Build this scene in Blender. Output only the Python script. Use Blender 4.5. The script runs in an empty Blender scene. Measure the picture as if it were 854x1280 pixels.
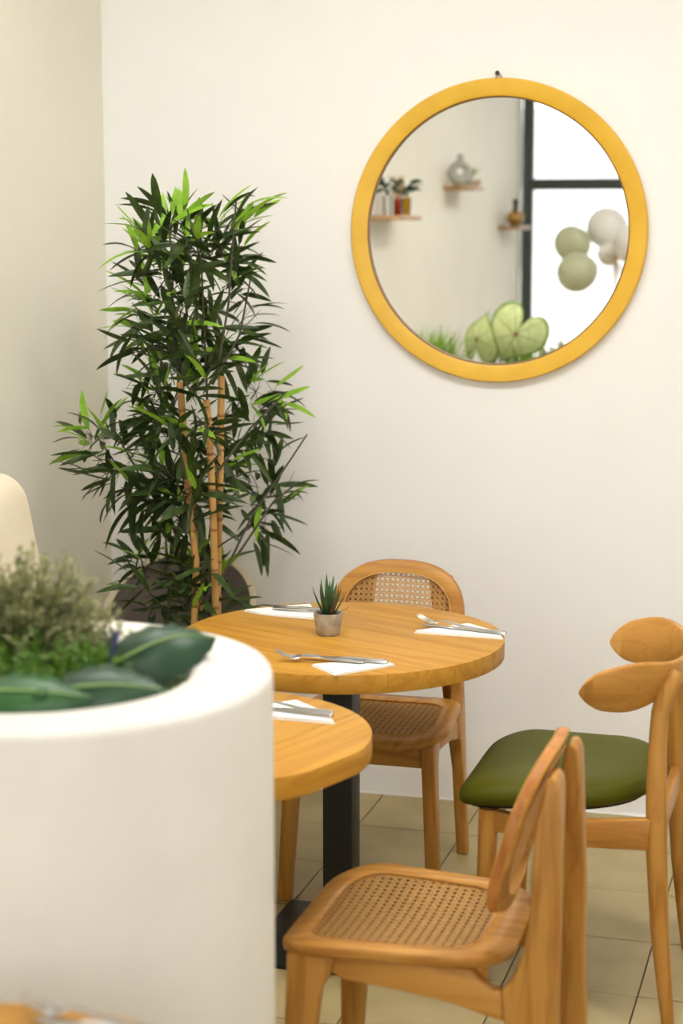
import bpy, bmesh, math, random
from math import sin, cos, pi, radians
from mathutils import Vector, Matrix, Euler
SC = bpy.context.scene
COL = SC.collection

# ------------------------------------------------------------------ camera
CAM_H = 1.70
cam_d = bpy.data.cameras.new('camera')
cam = bpy.data.objects.new('camera', cam_d); COL.objects.link(cam)
cam.location = (0, 0, CAM_H)
cam.rotation_euler = (radians(90 - 9.0), 0, radians(15.83))
cam_d.sensor_fit = 'VERTICAL'; cam_d.sensor_height = 36; cam_d.sensor_width = 24
cam_d.lens = 2275 / 1280 * 36
cam_d.clip_start = 0.05
cam_d.dof.use_dof = True; cam_d.dof.focus_distance = 4.35; cam_d.dof.aperture_fstop = 2.8
SC.camera = cam

# ------------------------------------------------------------------ colour management, world
vs = SC.view_settings
SC.display_settings.display_device = 'sRGB'
vs.view_transform = 'Standard'; vs.look = 'None'; vs.gamma = 1; vs.use_curve_mapping = False
vs.exposure = 0.58
SC.cycles.use_denoising = True
SC.cycles.max_bounces = 10
SC.cycles.diffuse_bounces = 6

WALL_Y, WALL_L, WALL_R, WALL_F, CEIL = 5.126, -2.19, 3.0, -1.85, 3.1

world = bpy.data.worlds.new('overcast_sky'); SC.world = world; world.use_nodes = True
wn = world.node_tree.nodes['Background']
wn.inputs[0].default_value = (0.97, 0.985, 1.0, 1); wn.inputs[1].default_value = 2.5

# portal that helps the sky light find the shop window
pl = bpy.data.lights.new('window_portal', 'AREA'); pl.shape = 'RECTANGLE'
pl.size = 5.1; pl.size_y = 2.9; pl.cycles.is_portal = True
po = bpy.data.objects.new('window_portal', pl); COL.objects.link(po)
po.location = (0.4, WALL_F - 0.12, 1.55); po.rotation_euler = (radians(90), 0, 0)
FILL_GLOW = 16.0  # glow of the added fill panels

# ------------------------------------------------------------------ materials
def mat(name, col, rough=0.5, metal=0.0, spec=0.5, **k):
    m = bpy.data.materials.new(name); m.use_nodes = True
    b = m.node_tree.nodes['Principled BSDF']
    b.inputs['Base Color'].default_value = (*col, 1); b.inputs['Roughness'].default_value = rough
    b.inputs['Metallic'].default_value = metal; b.inputs['Specular IOR Level'].default_value = spec
    for a, v in k.items():
        b.inputs[a.replace('_', ' ')].default_value = v
    return m

def nt(m): return m.node_tree, m.node_tree.nodes['Principled BSDF']

def noise_mat(name, c1, c2, scale=20, rough=0.6, bump=0.0, detail=4, stretch=(1, 1, 1), bscale=None, lo=0.35, hi=0.65, metal=0, spec=0.4, rand=0.0):
    m = mat(name, c1, rough, metal, spec); t, b = nt(m); L = t.links
    tc = t.nodes.new('ShaderNodeTexCoord'); mp = t.nodes.new('ShaderNodeMapping'); mp.inputs['Scale'].default_value = stretch
    L.new(tc.outputs['Object'], mp.inputs[0])
    n = t.nodes.new('ShaderNodeTexNoise'); n.inputs['Scale'].default_value = scale; n.inputs['Detail'].default_value = detail
    L.new(mp.outputs[0], n.inputs['Vector'])
    r = t.nodes.new('ShaderNodeValToRGB'); r.color_ramp.elements[0].position = lo; r.color_ramp.elements[1].position = hi
    r.color_ramp.elements[0].color = (*c1, 1); r.color_ramp.elements[1].color = (*c2, 1)
    L.new(n.outputs[0], r.inputs[0])
    out = r.outputs[0]
    if rand:
        oi = t.nodes.new('ShaderNodeObjectInfo'); hs = t.nodes.new('ShaderNodeHueSaturation')
        mr = t.nodes.new('ShaderNodeMapRange'); mr.inputs[3].default_value = 1 - rand; mr.inputs[4].default_value = 1 + rand
        L.new(oi.outputs['Random'], mr.inputs[0]); L.new(mr.outputs[0], hs.inputs['Value']); L.new(out, hs.inputs['Color']); out = hs.outputs[0]
    L.new(out, b.inputs['Base Color'])
    if bump:
        n2 = t.nodes.new('ShaderNodeTexNoise'); n2.inputs['Scale'].default_value = bscale or scale; n2.inputs['Detail'].default_value = 5
        L.new(mp.outputs[0], n2.inputs['Vector'])
        bp = t.nodes.new('ShaderNodeBump'); bp.inputs['Strength'].default_value = bump; bp.inputs['Distance'].default_value = 0.002
        L.new(n2.outputs[0], bp.inputs['Height']); L.new(bp.outputs[0], b.inputs['Normal'])
    return m

def wood(name, light, dark, axis, rough=0.38, scale=1.0, rand=0.06):
    """grain runs along the given local axis"""
    m = mat(name, light, rough, 0, 0.25); t, b = nt(m); L = t.links
    tc = t.nodes.new('ShaderNodeTexCoord'); oi = t.nodes.new('ShaderNodeObjectInfo')
    ad = t.nodes.new('ShaderNodeVectorMath'); ad.operation = 'ADD'
    sc_ = t.nodes.new('ShaderNodeVectorMath'); sc_.operation = 'SCALE'; sc_.inputs[0].default_value = (1.7, 2.3, 1.1)
    L.new(oi.outputs['Random'], sc_.inputs['Scale']); L.new(tc.outputs['Object'], ad.inputs[0]); L.new(sc_.outputs[0], ad.inputs[1])
    mp = t.nodes.new('ShaderNodeMapping'); s = [1, 1, 1]; s['xyz'.index(axis)] = 0.10
    mp.inputs['Scale'].default_value = [v * scale for v in s]; L.new(ad.outputs[0], mp.inputs[0])
    n = t.nodes.new('ShaderNodeTexNoise'); n.inputs['Scale'].default_value = 13; n.inputs['Detail'].default_value = 3; n.inputs['Distortion'].default_value = 0.6
    L.new(mp.outputs[0], n.inputs['Vector'])
    ml = t.nodes.new('ShaderNodeMath'); ml.operation = 'MULTIPLY'; ml.inputs[1].default_value = 9; L.new(n.outputs[0], ml.inputs[0])
    fr = t.nodes.new('ShaderNodeMath'); fr.operation = 'PINGPONG'; fr.inputs[1].default_value = 1; L.new(ml.outputs[0], fr.inputs[0])
    f = t.nodes.new('ShaderNodeTexNoise'); f.inputs['Scale'].default_value = 120; f.inputs['Detail'].default_value = 2; L.new(mp.outputs[0], f.inputs['Vector'])
    mx = t.nodes.new('ShaderNodeMix'); mx.inputs[0].default_value = 0.45; L.new(fr.outputs[0], mx.inputs[2]); L.new(f.outputs[0], mx.inputs[3])
    r = t.nodes.new('ShaderNodeValToRGB'); r.color_ramp.elements[0].position = 0.18; r.color_ramp.elements[1].position = 0.62
    r.color_ramp.elements[0].color = (*dark, 1); r.color_ramp.elements[1].color = (*light, 1); L.new(mx.outputs[0], r.inputs[0])
    hs = t.nodes.new('ShaderNodeHueSaturation'); mr = t.nodes.new('ShaderNodeMapRange'); mr.inputs[3].default_value = 1 - rand; mr.inputs[4].default_value = 1 + rand
    L.new(oi.outputs['Random'], mr.inputs[0]); L.new(mr.outputs[0], hs.inputs['Value']); L.new(r.outputs[0], hs.inputs['Color'])
    L.new(hs.outputs[0], b.inputs['Base Color'])
    bp = t.nodes.new('ShaderNodeBump'); bp.inputs['Strength'].default_value = 0.08; bp.inputs['Distance'].default_value = 0.001
    L.new(mx.outputs[0], bp.inputs['Height']); L.new(bp.outputs[0], b.inputs['Normal'])
    return m

def leaf_mat(name, c1, c2, trans=0.25, rough=0.45, rand=0.25, scale=30):
    m = noise_mat(name, c1, c2, scale, rough, rand=rand); t, b = nt(m)
    tr = t.nodes.new('ShaderNodeBsdfTranslucent'); mx = t.nodes.new('ShaderNodeMixShader'); mx.inputs[0].default_value = trans
    src = b.inputs['Base Color'].links[0].from_socket; t.links.new(src, tr.inputs[0])
    t.links.new(b.outputs[0], mx.inputs[1]); t.links.new(tr.outputs[0], mx.inputs[2])
    t.links.new(mx.outputs[0], t.nodes['Material Output'].inputs[0])
    return m

def glass_mat(name, tint=(1, 1, 1), refl=0.06):
    m = bpy.data.materials.new(name); m.use_nodes = True; t = m.node_tree; t.nodes.clear()
    o = t.nodes.new('ShaderNodeOutputMaterial'); a = t.nodes.new('ShaderNodeBsdfTransparent'); a.inputs[0].default_value = (*tint, 1)
    g = t.nodes.new('ShaderNodeBsdfGlossy'); g.inputs['Roughness'].default_value = 0.02
    lw = t.nodes.new('ShaderNodeFresnel'); lw.inputs[0].default_value = 1.45
    mx = t.nodes.new('ShaderNodeMixShader'); t.links.new(lw.outputs[0], mx.inputs[0]); t.links.new(a.outputs[0], mx.inputs[1]); t.links.new(g.outputs[0], mx.inputs[2])
    t.links.new(mx.outputs[0], o.inputs[0]); return m

PAINT = noise_mat('wall_paint', (0.86, 0.853, 0.84), (0.88, 0.873, 0.86), 3, 0.75, 0.12, bscale=260, spec=0.25)
PAINT_BOUNCE = noise_mat('left_wall_bounce_tint', (0.82, 0.795, 0.69), (0.85, 0.825, 0.725), 2.2, 0.75, 0.12, bscale=260, spec=0.25)  # darker, yellower wall paint: weak light and warm bounce put into its colour
CEILM = mat('ceiling_paint', (0.82, 0.81, 0.78), 0.85)
GROUT = noise_mat('grout', (0.10, 0.075, 0.05), (0.16, 0.12, 0.085), 60, 0.9)
TILE = noise_mat('ceramic_tile', (0.37, 0.295, 0.135), (0.43, 0.345, 0.17), 7, 0.42, 0.05, bscale=90, rand=0.07, spec=0.45)
W_L, W_D = (0.525, 0.265, 0.034), (0.425, 0.195, 0.021)
C_L, C_D = (0.50, 0.245, 0.052), (0.375, 0.160, 0.027)
TOP = wood('table_wood', W_L, W_D, 'x', 0.48)
WX, WY, WZ = [wood('chair_wood_' + a, C_L, C_D, a, 0.36) for a in 'xyz']
BENT = wood('bent_plywood', C_L, (0.44, 0.205, 0.040), 'y', 0.36, 1.8)
PLY = wood('plywood_edge', (0.46, 0.19, 0.05), (0.32, 0.11, 0.025), 'z', 0.4)
CANE = noise_mat('cane_strand', (0.53, 0.285, 0.085), (0.61, 0.345, 0.11), 90, 0.5)
CANE_GAP = noise_mat('cane_gap_shade', (0.09, 0.04, 0.012), (0.12, 0.055, 0.017), 60, 0.7)
VINYL = noise_mat('green_vinyl', (0.074, 0.076, 0.003), (0.082, 0.084, 0.004), 6, 0.55, 0.06, bscale=400, spec=0.15)
BLACK = noise_mat('black_steel', (0.008, 0.008, 0.009), (0.014, 0.014, 0.015), 60, 0.45, 0.03, spec=0.4)
DARKCLOTH = mat('black_dust_cloth', (0.012, 0.011, 0.01), 0.9)
GOLD = noise_mat('gold_leaf_frame', (0.72, 0.415, 0.027), (0.78, 0.465, 0.037), 14, 0.36, 0.06, stretch=(1, 1, 1), spec=0.5)
GOLD_EDGE = mat('frame_inner_edge', (0.22, 0.11, 0.03), 0.5)
MIRROR = mat('mirror_silver', (0.96, 0.97, 0.97), 0.0, 1.0)
PLASTER = noise_mat('planter_plaster', (0.73, 0.705, 0.655), (0.76, 0.735, 0.685), 10, 0.6, 0.10, bscale=180, spec=0.35)
SOIL = noise_mat('dark_soil', (0.012, 0.010, 0.007), (0.04, 0.03, 0.02), 60, 0.95, 0.5)
PAPER = mat('paper_napkin', (0.86, 0.855, 0.83), 0.85, 0, 0.2)
STEEL = mat('brushed_steel', (0.55, 0.55, 0.55), 0.24, 1.0)
CONC = noise_mat('concrete_pot', (0.30, 0.26, 0.20), (0.46, 0.41, 0.33), 45, 0.8, 0.3)
ALOE = leaf_mat('aloe_green', (0.018, 0.055, 0.022), (0.05, 0.11, 0.035), 0.05, 0.4)
ALOE_TIP = mat('aloe_red_leaf', (0.13, 0.05, 0.03), 0.45)
BAM_D = leaf_mat('bamboo_leaf_dark', (0.021, 0.041, 0.008), (0.050, 0.084, 0.017), 0.18, 0.42, 0.4)
BAM_L = leaf_mat('bamboo_leaf_light', (0.20, 0.40, 0.025), (0.30, 0.52, 0.05), 0.3, 0.42, 0.25)
TWIG = mat('dark_twig', (0.045, 0.035, 0.02), 0.7)
CULM = noise_mat('bamboo_culm', (0.42, 0.21, 0.06), (0.60, 0.34, 0.11), 20, 0.5, stretch=(1, 1, .15))
CULM_NODE = mat('bamboo_culm_ring', (0.30, 0.14, 0.04), 0.6)
SHELL_C = mat('cream_plastic', (0.66, 0.58, 0.43), 0.45)
SHELL_G = noise_mat('grey_seat_lining', (0.135, 0.115, 0.095), (0.165, 0.14, 0.12), 200, 0.8)
CREAM = noise_mat('cream_leather', (0.74, 0.66, 0.50), (0.78, 0.70, 0.54), 12, 0.42, 0.08, bscale=300)
CALA_D = leaf_mat('calathea_leaf', (0.010, 0.036, 0.018), (0.026, 0.072, 0.034), 0.1, 0.38, 0.15, 14)
CALA_M = leaf_mat('broad_leaf_mid_green', (0.022, 0.085, 0.028), (0.045, 0.15, 0.045), 0.15, 0.38, 0.1, 14)
CALA_V = mat('leaf_midrib_light', (0.22, 0.36, 0.10), 0.5)
FERN = leaf_mat('fern_green', (0.07, 0.20, 0.012), (0.20, 0.42, 0.03), 0.25, 0.5, 0.3)
GRASS = leaf_mat('grass_green', (0.26, 0.46, 0.03), (0.42, 0.62, 0.08), 0.35, 0.5, 0.2)
BUSH = leaf_mat('grey_green_sprig', (0.22, 0.235, 0.095), (0.46, 0.46, 0.22), 0.25, 0.6, 0.3, 60)
BUSHCORE = mat('bush_twigs', (0.04, 0.04, 0.018), 0.8)
FLOWER = mat('tiny_white_flower', (0.72, 0.64, 0.46), 0.7)
PURPLE = mat('purple_plastic', (0.07, 0.065, 0.20), 0.5)
CALD = leaf_mat('caladium_leaf', (0.52, 0.60, 0.24), (0.66, 0.72, 0.38), 0.3, 0.5, 0.08, 25)
CALD_E = leaf_mat('caladium_margin', (0.20, 0.30, 0.07), (0.27, 0.37, 0.10), 0.3, 0.5, 0.08)
CALD_V = mat('caladium_vein', (0.16, 0.20, 0.06), 0.6)
CALD_SPOT = mat('caladium_heart_spot', (0.28, 0.06, 0.03), 0.6)
CALD_STEM = mat('caladium_stem', (0.05, 0.12, 0.05), 0.5)
SHELFW = wood('shelf_oak', (0.46, 0.29, 0.15), (0.30, 0.17, 0.08), 'y', 0.5)
FRAMEM = mat('window_frame_grey_green', (0.055, 0.068, 0.062), 0.5)
GLASS = glass_mat('window_glass')
AMBER = glass_mat('amber_glass', (0.85, 0.42, 0.12))
YELLOWG = glass_mat('yellow_glass', (0.85, 0.70, 0.16))
OIL = mat('amber_oil', (0.55, 0.22, 0.04), 0.3)
REED = mat('rattan_reed', (0.62, 0.44, 0.22), 0.8)
VASEG = noise_mat('grey_ceramic', (0.40, 0.40, 0.36), (0.47, 0.47, 0.42), 30, 0.7)
GOLDB = noise_mat('amber_gold_ribbed', (0.36, 0.20, 0.06), (0.55, 0.34, 0.12), 30, 0.2, metal=0.5)
BLACKP = mat('black_plastic', (0.01, 0.01, 0.01), 0.35)
SAGE = mat('sage_balloon', (0.52, 0.54, 0.36), 0.35, 0, 0.5)
WHITEB = mat('white_balloon', (0.84, 0.82, 0.78), 0.35, 0, 0.5)
RIBBON = mat('gold_ribbon', (0.60, 0.42, 0.14), 0.4)
PAMPAS = mat('dried_pampas', (0.66, 0.46, 0.26), 0.9)
PAVE = noise_mat('pale_paving', (0.62, 0.61, 0.58), (0.70, 0.69, 0.66), 4, 0.8)
FACADE = mat('pale_facade', (0.72, 0.72, 0.70), 0.8)
FACADE_G = mat('facade_glass', (0.30, 0.34, 0.36), 0.2)
WPLASTIC = mat('white_plastic', (0.82, 0.81, 0.78), 0.4)
FILLM = bpy.data.materials.new('fill_panel_glow'); FILLM.use_nodes = True
_b = FILLM.node_tree.nodes['Principled BSDF']; _b.inputs['Base Color'].default_value = (0.9, 0.9, 0.88, 1)
_b.inputs['Emission Color'].default_value = (1.0, 0.975, 0.94, 1); _b.inputs['Emission Strength'].default_value = FILL_GLOW

# ------------------------------------------------------------------ mesh builder
class MB:
    def __init__(s): s.v, s.f, s.m = [], [], []
    def add(s, vs_, fs, mi=0):
        o = len(s.v); s.v += [tuple(p) for p in vs_]; s.f += [tuple(i + o for i in q) for q in fs]; s.m += [mi] * len(fs); return s
    def box(s, a, b, mi=0, M=None):
        (x0, y0, z0), (x1, y1, z1) = a, b
        v = [(x0, y0, z0), (x1, y0, z0), (x1, y1, z0), (x0, y1, z0), (x0, y0, z1), (x1, y0, z1), (x1, y1, z1), (x0, y1, z1)]
        if M: v = [M @ Vector(p) for p in v]
        return s.add(v, [(0, 3, 2, 1), (4, 5, 6, 7), (0, 1, 5, 4), (1, 2, 6, 5), (2, 3, 7, 6), (3, 0, 4, 7)], mi)
    def loft(s, loops, closed=False, caps=True, mi=0):
        n = len(loops[0]); v = [p for l in loops for p in l]; f = []; k = len(loops)
        for i in range(k if closed else k - 1):
            a, b = i * n, ((i + 1) % k) * n
            for j in range(n):
                j2 = (j + 1) % n; f.append((a + j, a + j2, b + j2, b + j))
        if caps and not closed:
            f.append(tuple(range(n - 1, -1, -1))); f.append(tuple((k - 1) * n + j for j in range(n)))
        return s.add(v, f, mi)
    def strip(s, rows, mi=0):
        n = len(rows[0]); v = [p for r in rows for p in r]; f = []
        for i in range(len(rows) - 1):
            for j in range(n - 1):
                a = i * n + j; f.append((a, a + 1, a + n + 1, a + n))
        return s.add(v, f, mi)
    def tube(s, pts, rad, n=8, mi=0, flat=None):
        pts = [Vector(p) for p in pts]; k = len(pts)
        if not hasattr(rad, '__len__'): rad = [rad] * k
        loops = []; up = Vector((0, 0, 1)); prev = None
        for i, p in enumerate(pts):
            d = (pts[min(i + 1, k - 1)] - pts[max(i - 1, 0)]).normalized()
            if prev is None: a = d.cross(up if abs(d.z) < 0.95 else Vector((0, 1, 0))).normalized()
            else: a = (prev - d * prev.dot(d)).normalized()
            prev = a; b = d.cross(a); r = rad[i]; fa = flat or (1, 1)
            loops.append([p + a * (r * fa[0] * cos(2 * pi * j / n)) + b * (r * fa[1] * sin(2 * pi * j / n)) for j in range(n)])
        return s.loft(loops, mi=mi)
    def lathe(s, prof, n=32, c=(0, 0, 0), mi=0, caps=True):
        return s.loft([[(c[0] + r * cos(2 * pi * j / n), c[1] + r * sin(2 * pi * j / n), c[2] + z) for j in range(n)] for r, z in prof], caps=caps, mi=mi)
    def prism(s, out, fn, d, mi=0):
        """2-D outline (a,b) pushed from -d/2 to d/2; fn(a,b,c) gives the point"""
        return s.loft([[fn(a, b, -d / 2) for a, b in out], [fn(a, b, d / 2) for a, b in out]], mi=mi)
    def build(s, name, m, parent=None, bevel=0, seg=2, angle=40, loc=None):
        me = bpy.data.meshes.new(name); me.from_pydata(s.v, [], s.f)
        for q in (m if isinstance(m, (list, tuple)) else [m]): me.materials.append(q)
        me.polygons.foreach_set('material_index', s.m)
        bm = bmesh.new(); bm.from_mesh(me)
        bmesh.ops.recalc_face_normals(bm, faces=bm.faces)
        if bevel:
            es = [e for e in bm.edges if len(e.link_faces) == 2 and e.calc_face_angle(0) > radians(35)]
            bmesh.ops.bevel(bm, geom=es, offset=bevel, segments=seg, affect='EDGES', profile=0.5, clamp_overlap=True)
        bm.to_mesh(me); bm.free()
        me.polygons.foreach_set('use_smooth', [True] * len(me.polygons)); me.set_sharp_from_angle(angle=radians(angle))
        o = bpy.data.objects.new(name, me); COL.objects.link(o)
        if parent: o.parent = parent
        if loc: o.location = loc
        return o

def tag(o, label=None, cat=None, group=None, kind=None):
    if label: o['label'] = label
    if cat: o['category'] = cat
    if group: o['group'] = group
    if kind: o['kind'] = kind
    return o
def thing(name, label, cat, loc=(0, 0, 0), rz=0.0, group=None):
    o = bpy.data.objects.new(name, None); COL.objects.link(o); o.empty_display_size = 0.1
    o.location = loc; o.rotation_euler = (0, 0, rz); return tag(o, label, cat, group)
def copy_tree(o, parent=None):
    c = o.copy(); COL.objects.link(c); c.parent = parent
    for ch in list(o.children): copy_tree(ch, c)
    return c
def struct(o): o['kind'] = 'structure'; return o
def inst(name, me, parent, M, label=None):
    o = bpy.data.objects.new(name, me); COL.objects.link(o); o.parent = parent; o.matrix_local = M; return o

def rpoly(pts, rad, n=8):
    """rounded polygon outline, CCW corners"""
    out = []; k = len(pts)
    for i in range(k):
        p = Vector(pts[i]); a = Vector(pts[i - 1]); b = Vector(pts[(i + 1) % k]); r = rad[i] if hasattr(rad, '__len__') else rad
        u = (a - p).normalized(); w = (b - p).normalized(); half = u.angle(w) / 2
        t = r / math.tan(half); c = p + (u + w).normalized() * (r / sin(half))
        s0 = p + u * t - c; s1 = p + w * t - c; a0 = math.atan2(s0.y, s0.x); da = math.atan2(s1.y, s1.x) - a0
        while da > pi: da -= 2 * pi
        while da < -pi: da += 2 * pi
        out += [(c.x + r * cos(a0 + da * j / n), c.y + r * sin(a0 + da * j / n)) for j in range(n + 1)]
    return out
def sell(a, b, n, k=48):
    f = lambda t: (a * math.copysign(abs(cos(t)) ** (2 / n), cos(t)), b * math.copysign(abs(sin(t)) ** (2 / n), sin(t)))
    return [f(2 * pi * j / k) for j in range(k)]
def inside(poly, x, y):
    c = False; j = len(poly) - 1
    for i in range(len(poly)):
        (xi, yi), (xj, yj) = poly[i], poly[j]
        if (yi > y) != (yj > y) and x < (xj - xi) * (y - yi) / (yj - yi) + xi: c = not c
        j = i
    return c
def clip(poly, p, d, L=1.0, n=240):
    """extent of the line p + t d inside a convex outline"""
    ts = [(-L + 2 * L * i / n) for i in range(n + 1)]
    ok = [t for t in ts if inside(poly, p[0] + d[0] * t, p[1] + d[1] * t)]
    return (min(ok), max(ok)) if len(ok) > 1 else None

def weave(poly, fn, pitch=0.0135, w=0.0026, name='cane_weave', parent=None, holes=True):
    """six-way chair cane: pairs across, pairs up and down, two diagonals. fn(u,v,h) -> point"""
    mb = MB(); us = [p[0] for p in poly]; vs_ = [p[1] for p in poly]
    cu, cv = (min(us) + max(us)) / 2, (min(vs_) + max(vs_)) / 2; R = max(max(us) - min(us), max(vs_) - min(vs_)) * 0.75
    def ribbon(p, d, h, ww):
        e = clip(poly, p, d, R, 160)
        if not e: return
        k = max(2, int((e[1] - e[0]) / 0.02)); nx, ny = -d[1] * ww / 2, d[0] * ww / 2; rows = []
        for i in range(k + 1):
            t = e[0] + (e[1] - e[0]) * i / k; x, y = p[0] + d[0] * t, p[1] + d[1] * t; hh = h + 0.0003 * (i % 2)
            rows.append([fn(x - nx, y - ny, hh), fn(x, y, hh + 0.0006), fn(x + nx, y + ny, hh)])
        mb.strip(rows)
    N = int(R / pitch) + 1; g = pitch * 0.17
    for i in range(-N, N + 1):
        for s in (-g, g):
            ribbon((cu, cv + i * pitch + s), (1, 0), 0.0, w)
            ribbon((cu + i * pitch + s, cv), (0, 1), 0.0012, w)
        q = (i + 0.5) * pitch; s2 = math.sqrt(0.5)
        for off in (q,):
            ribbon((cu + off, cv), (s2, s2), 0.0022, w * 0.66); ribbon((cu + off, cv), (s2, -s2), 0.0030, w * 0.66)
    o = mb.build(name, CANE, parent, angle=80); o['kind'] = 'stuff'; return o

# ------------------------------------------------------------------ room shell
wb = struct(MB().box((WALL_L - 0.15, WALL_Y, -0.02), (WALL_R + 0.15, WALL_Y + 0.15, CEIL)).build('wall_back', PAINT))
wl = struct(MB().box((WALL_L - 0.15, WALL_F, -0.02), (WALL_L, WALL_Y, CEIL)).build('wall_left', PAINT_BOUNCE))
struct(MB().box((WALL_R, WALL_F, -0.02), (WALL_R + 0.15, WALL_Y, CEIL)).build('wall_right', PAINT))
struct(MB().box((WALL_L - 0.15, WALL_F - 0.1, CEIL), (WALL_R + 0.15, WALL_Y + 0.15, CEIL + 0.1)).build('ceiling', CEILM))
# front: a low sill and a head above the shop window
fw = MB().box((WALL_L - 0.15, WALL_F - 0.1, -0.02), (WALL_R + 0.15, WALL_F, 0.12)); fw.box((WALL_L - 0.15, WALL_F - 0.1, 3.0), (WALL_R + 0.15, WALL_F, CEIL))
struct(fw.build('wall_front', PAINT))
# floor: mortar bed, tiles as pieces, plain tiling colour beyond the view
TX, TY, GX, GY = 0.303, 0.321, -1.018, 4.832
fl = struct(MB().box((WALL_L - 0.1, WALL_F - 0.1, -0.12), (WALL_R + 0.1, WALL_Y + 0.1, -0.005)).build('floor', GROUT))
rnd = random.Random(5)
tile_me = {}
for i in range(-5, 11):
    for j in range(-10, 2):
        x0, x1 = GX + i * TX, GX + (i + 1) * TX; y0, y1 = GY + j * TY, GY + (j + 1) * TY
        x0c, y1c = max(x0, WALL_L), min(y1, WALL_Y)
        if x1 - x0c < 0.02 or y1c - y0 < 0.02: continue
        key = (round(x1 - x0c, 4), round(y1c - y0, 4))
        if key not in tile_me:
            hx, hy = key[0] / 2 - 0.0016, key[1] / 2 - 0.0016
            t_ = MB().box((-hx, -hy, -0.006), (hx, hy, 0)).build('floor_tile', TILE, fl, bevel=0.0012, seg=1); tile_me[key] = t_.data
            t_.location = ((x0c + x1) / 2, (y0 + y1c) / 2, rnd.uniform(-.0006, .0004))
        else:
            inst('floor_tile', tile_me[key], fl, Matrix.Translation(((x0c + x1) / 2, (y0 + y1c) / 2, rnd.uniform(-.0006, .0004))))
ye = GY - 10 * TY
MB().box((WALL_L, WALL_F, -0.006), (WALL_R, ye - .004, 0)).box((GX + 11 * TX + .004, ye, -0.006), (WALL_R, WALL_Y, 0)).build('floor_finish', TILE, fl)
# rough bead of filler where the back wall meets the tiles
bead = MB(); n_ = 120
rows = []
for i in range(n_ + 1):
    x = WALL_L + 0.02 + (WALL_R - WALL_L - 0.04) * i / n_; d = 0.002 + 0.010 * rnd.random() ** 3; h = 0.001 + 0.006 * rnd.random() ** 2
    rows.append([(x, WALL_Y - d, 0.0005), (x, WALL_Y - d * .5, h * .8), (x, WALL_Y + 0.001, h + .004)])
struct(bead.strip(rows).build('trim_1', PAINT))
# shop window
wnd = struct(thing('window_1', None, None, (0, 0, 0)))
fy0, fy1 = WALL_F - 0.075, WALL_F - 0.015
xs = [WALL_L, -0.92, 0.40, 1.70, WALL_R - 0.075]
for x in xs: MB().box((x, fy0, 0.12), (x + 0.075, fy1, 3.0)).build('mullion', FRAMEM, wnd, bevel=0.004)
for a, b in zip(xs[:-1], xs[1:]):
    for z, zh in ((0.12, .06), (1.90, .075), (2.94, .06)): MB().box((a + 0.075, fy0, z), (b, fy1, z + zh)).build('transom', FRAMEM, wnd, bevel=0.004)
    MB().box((a + 0.075, WALL_F - .058, 0.18), (b, WALL_F - .052, 1.90)).build('window_pane', GLASS, wnd)
    MB().box((a + 0.075, WALL_F - .058, 1.975), (b, WALL_F - .052, 2.94)).build('window_pane', GLASS, wnd)
MB().tube([(-2.14, WALL_F - 0.02, 1.06), (-1.97, WALL_F - 0.02, 0.72)], 0.02, 4).build('added_slant_bar', FRAMEM, wnd)  # bar added to imitate the mullion's bent reflection in the uneven mirror
# street outside
struct(MB().box((-30, -40, -0.25), (30, WALL_F - 0.1, -0.15)).build('ground', PAVE))
bld = thing('street_building', 'pale street facade with grey windows beyond the shop window', 'building', (-9, -26, -0.15))
bm_ = MB().box((-4, -3, 0), (16, 0, 4.0)); bm_.build('wall', FACADE, bld)
for i in range(5):
    for k in range(2): MB().box((-2.6 + i * 3.6, 0, .9 + k * 1.6), (-1.0 + i * 3.6, .05, 2.1 + k * 1.6)).build('window', FACADE_G, bld)

# unseen ceiling panels, added as fill light for the room
proto = None
for k, (x, y) in enumerate([(-0.5, 0.4), (-1.5, 3.2), (-0.5, 3.2), (0.5, 3.2)]):
    if not proto:
        proto = thing('fill_light_panel', 'white square fill light panel added out of view under the ceiling', 'ceiling light', (x, y, CEIL), 0, 'added fill light panels')
        f_ = MB()
        for a, b in (((-.3, -.3), (.3, -.28)), ((-.3, .28), (.3, .3)), ((-.3, -.28), (-.28, .28)), ((.28, -.28), (.3, .28))): f_.box((*a, -.04), (*b, 0))
        f_.build('fill_panel_frame', WPLASTIC, proto); MB().box((-.28, -.28, -.03), (.28, .28, -.015)).build('diffuser', FILLM, proto)
    else:
        c = copy_tree(proto); c.location = (x, y, CEIL)

# ------------------------------------------------------------------ round mirror
mr_ = thing('round_mirror', 'large round wall mirror in a broad gold frame', 'mirror', (-0.995, WALL_Y, 1.677))
RO, RI = 0.424, 0.372
fr = MB(); prof = [(RO, -0.002), (RO, -0.022), (RO - .004, -0.027), (RI + .012, -0.025), (RI + .003, -0.021), (RI + .003, -0.002)]
fr.loft([[(r * cos(2 * pi * j / 120), y, r * sin(2 * pi * j / 120)) for j in range(120)] for r, y in prof], closed=True)
fr.build('mirror_frame', GOLD, mr_)
ed = MB(); prof = [(RI + .0032, -0.0215), (RI - .001, -0.019), (RI - .001, -0.004), (RI + .0032, -0.004)]
ed.loft([[(r * cos(2 * pi * j / 120), y, r * sin(2 * pi * j / 120)) for j in range(120)] for r, y in prof], closed=True)
ed.build('inner_lip', GOLD_EDGE, mr_)
gl = MB().loft([[(RI * cos(2 * pi * j / 96), y, RI * sin(2 * pi * j / 96)) for j in range(96)] for y in (-0.010, -0.006)])
g_ = gl.build('mirror_glass', MIRROR, mr_, angle=20); g_.rotation_euler = (radians(0.08), 0, 0); tag(g_, 'silvered glass')
ey = MB()
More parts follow.
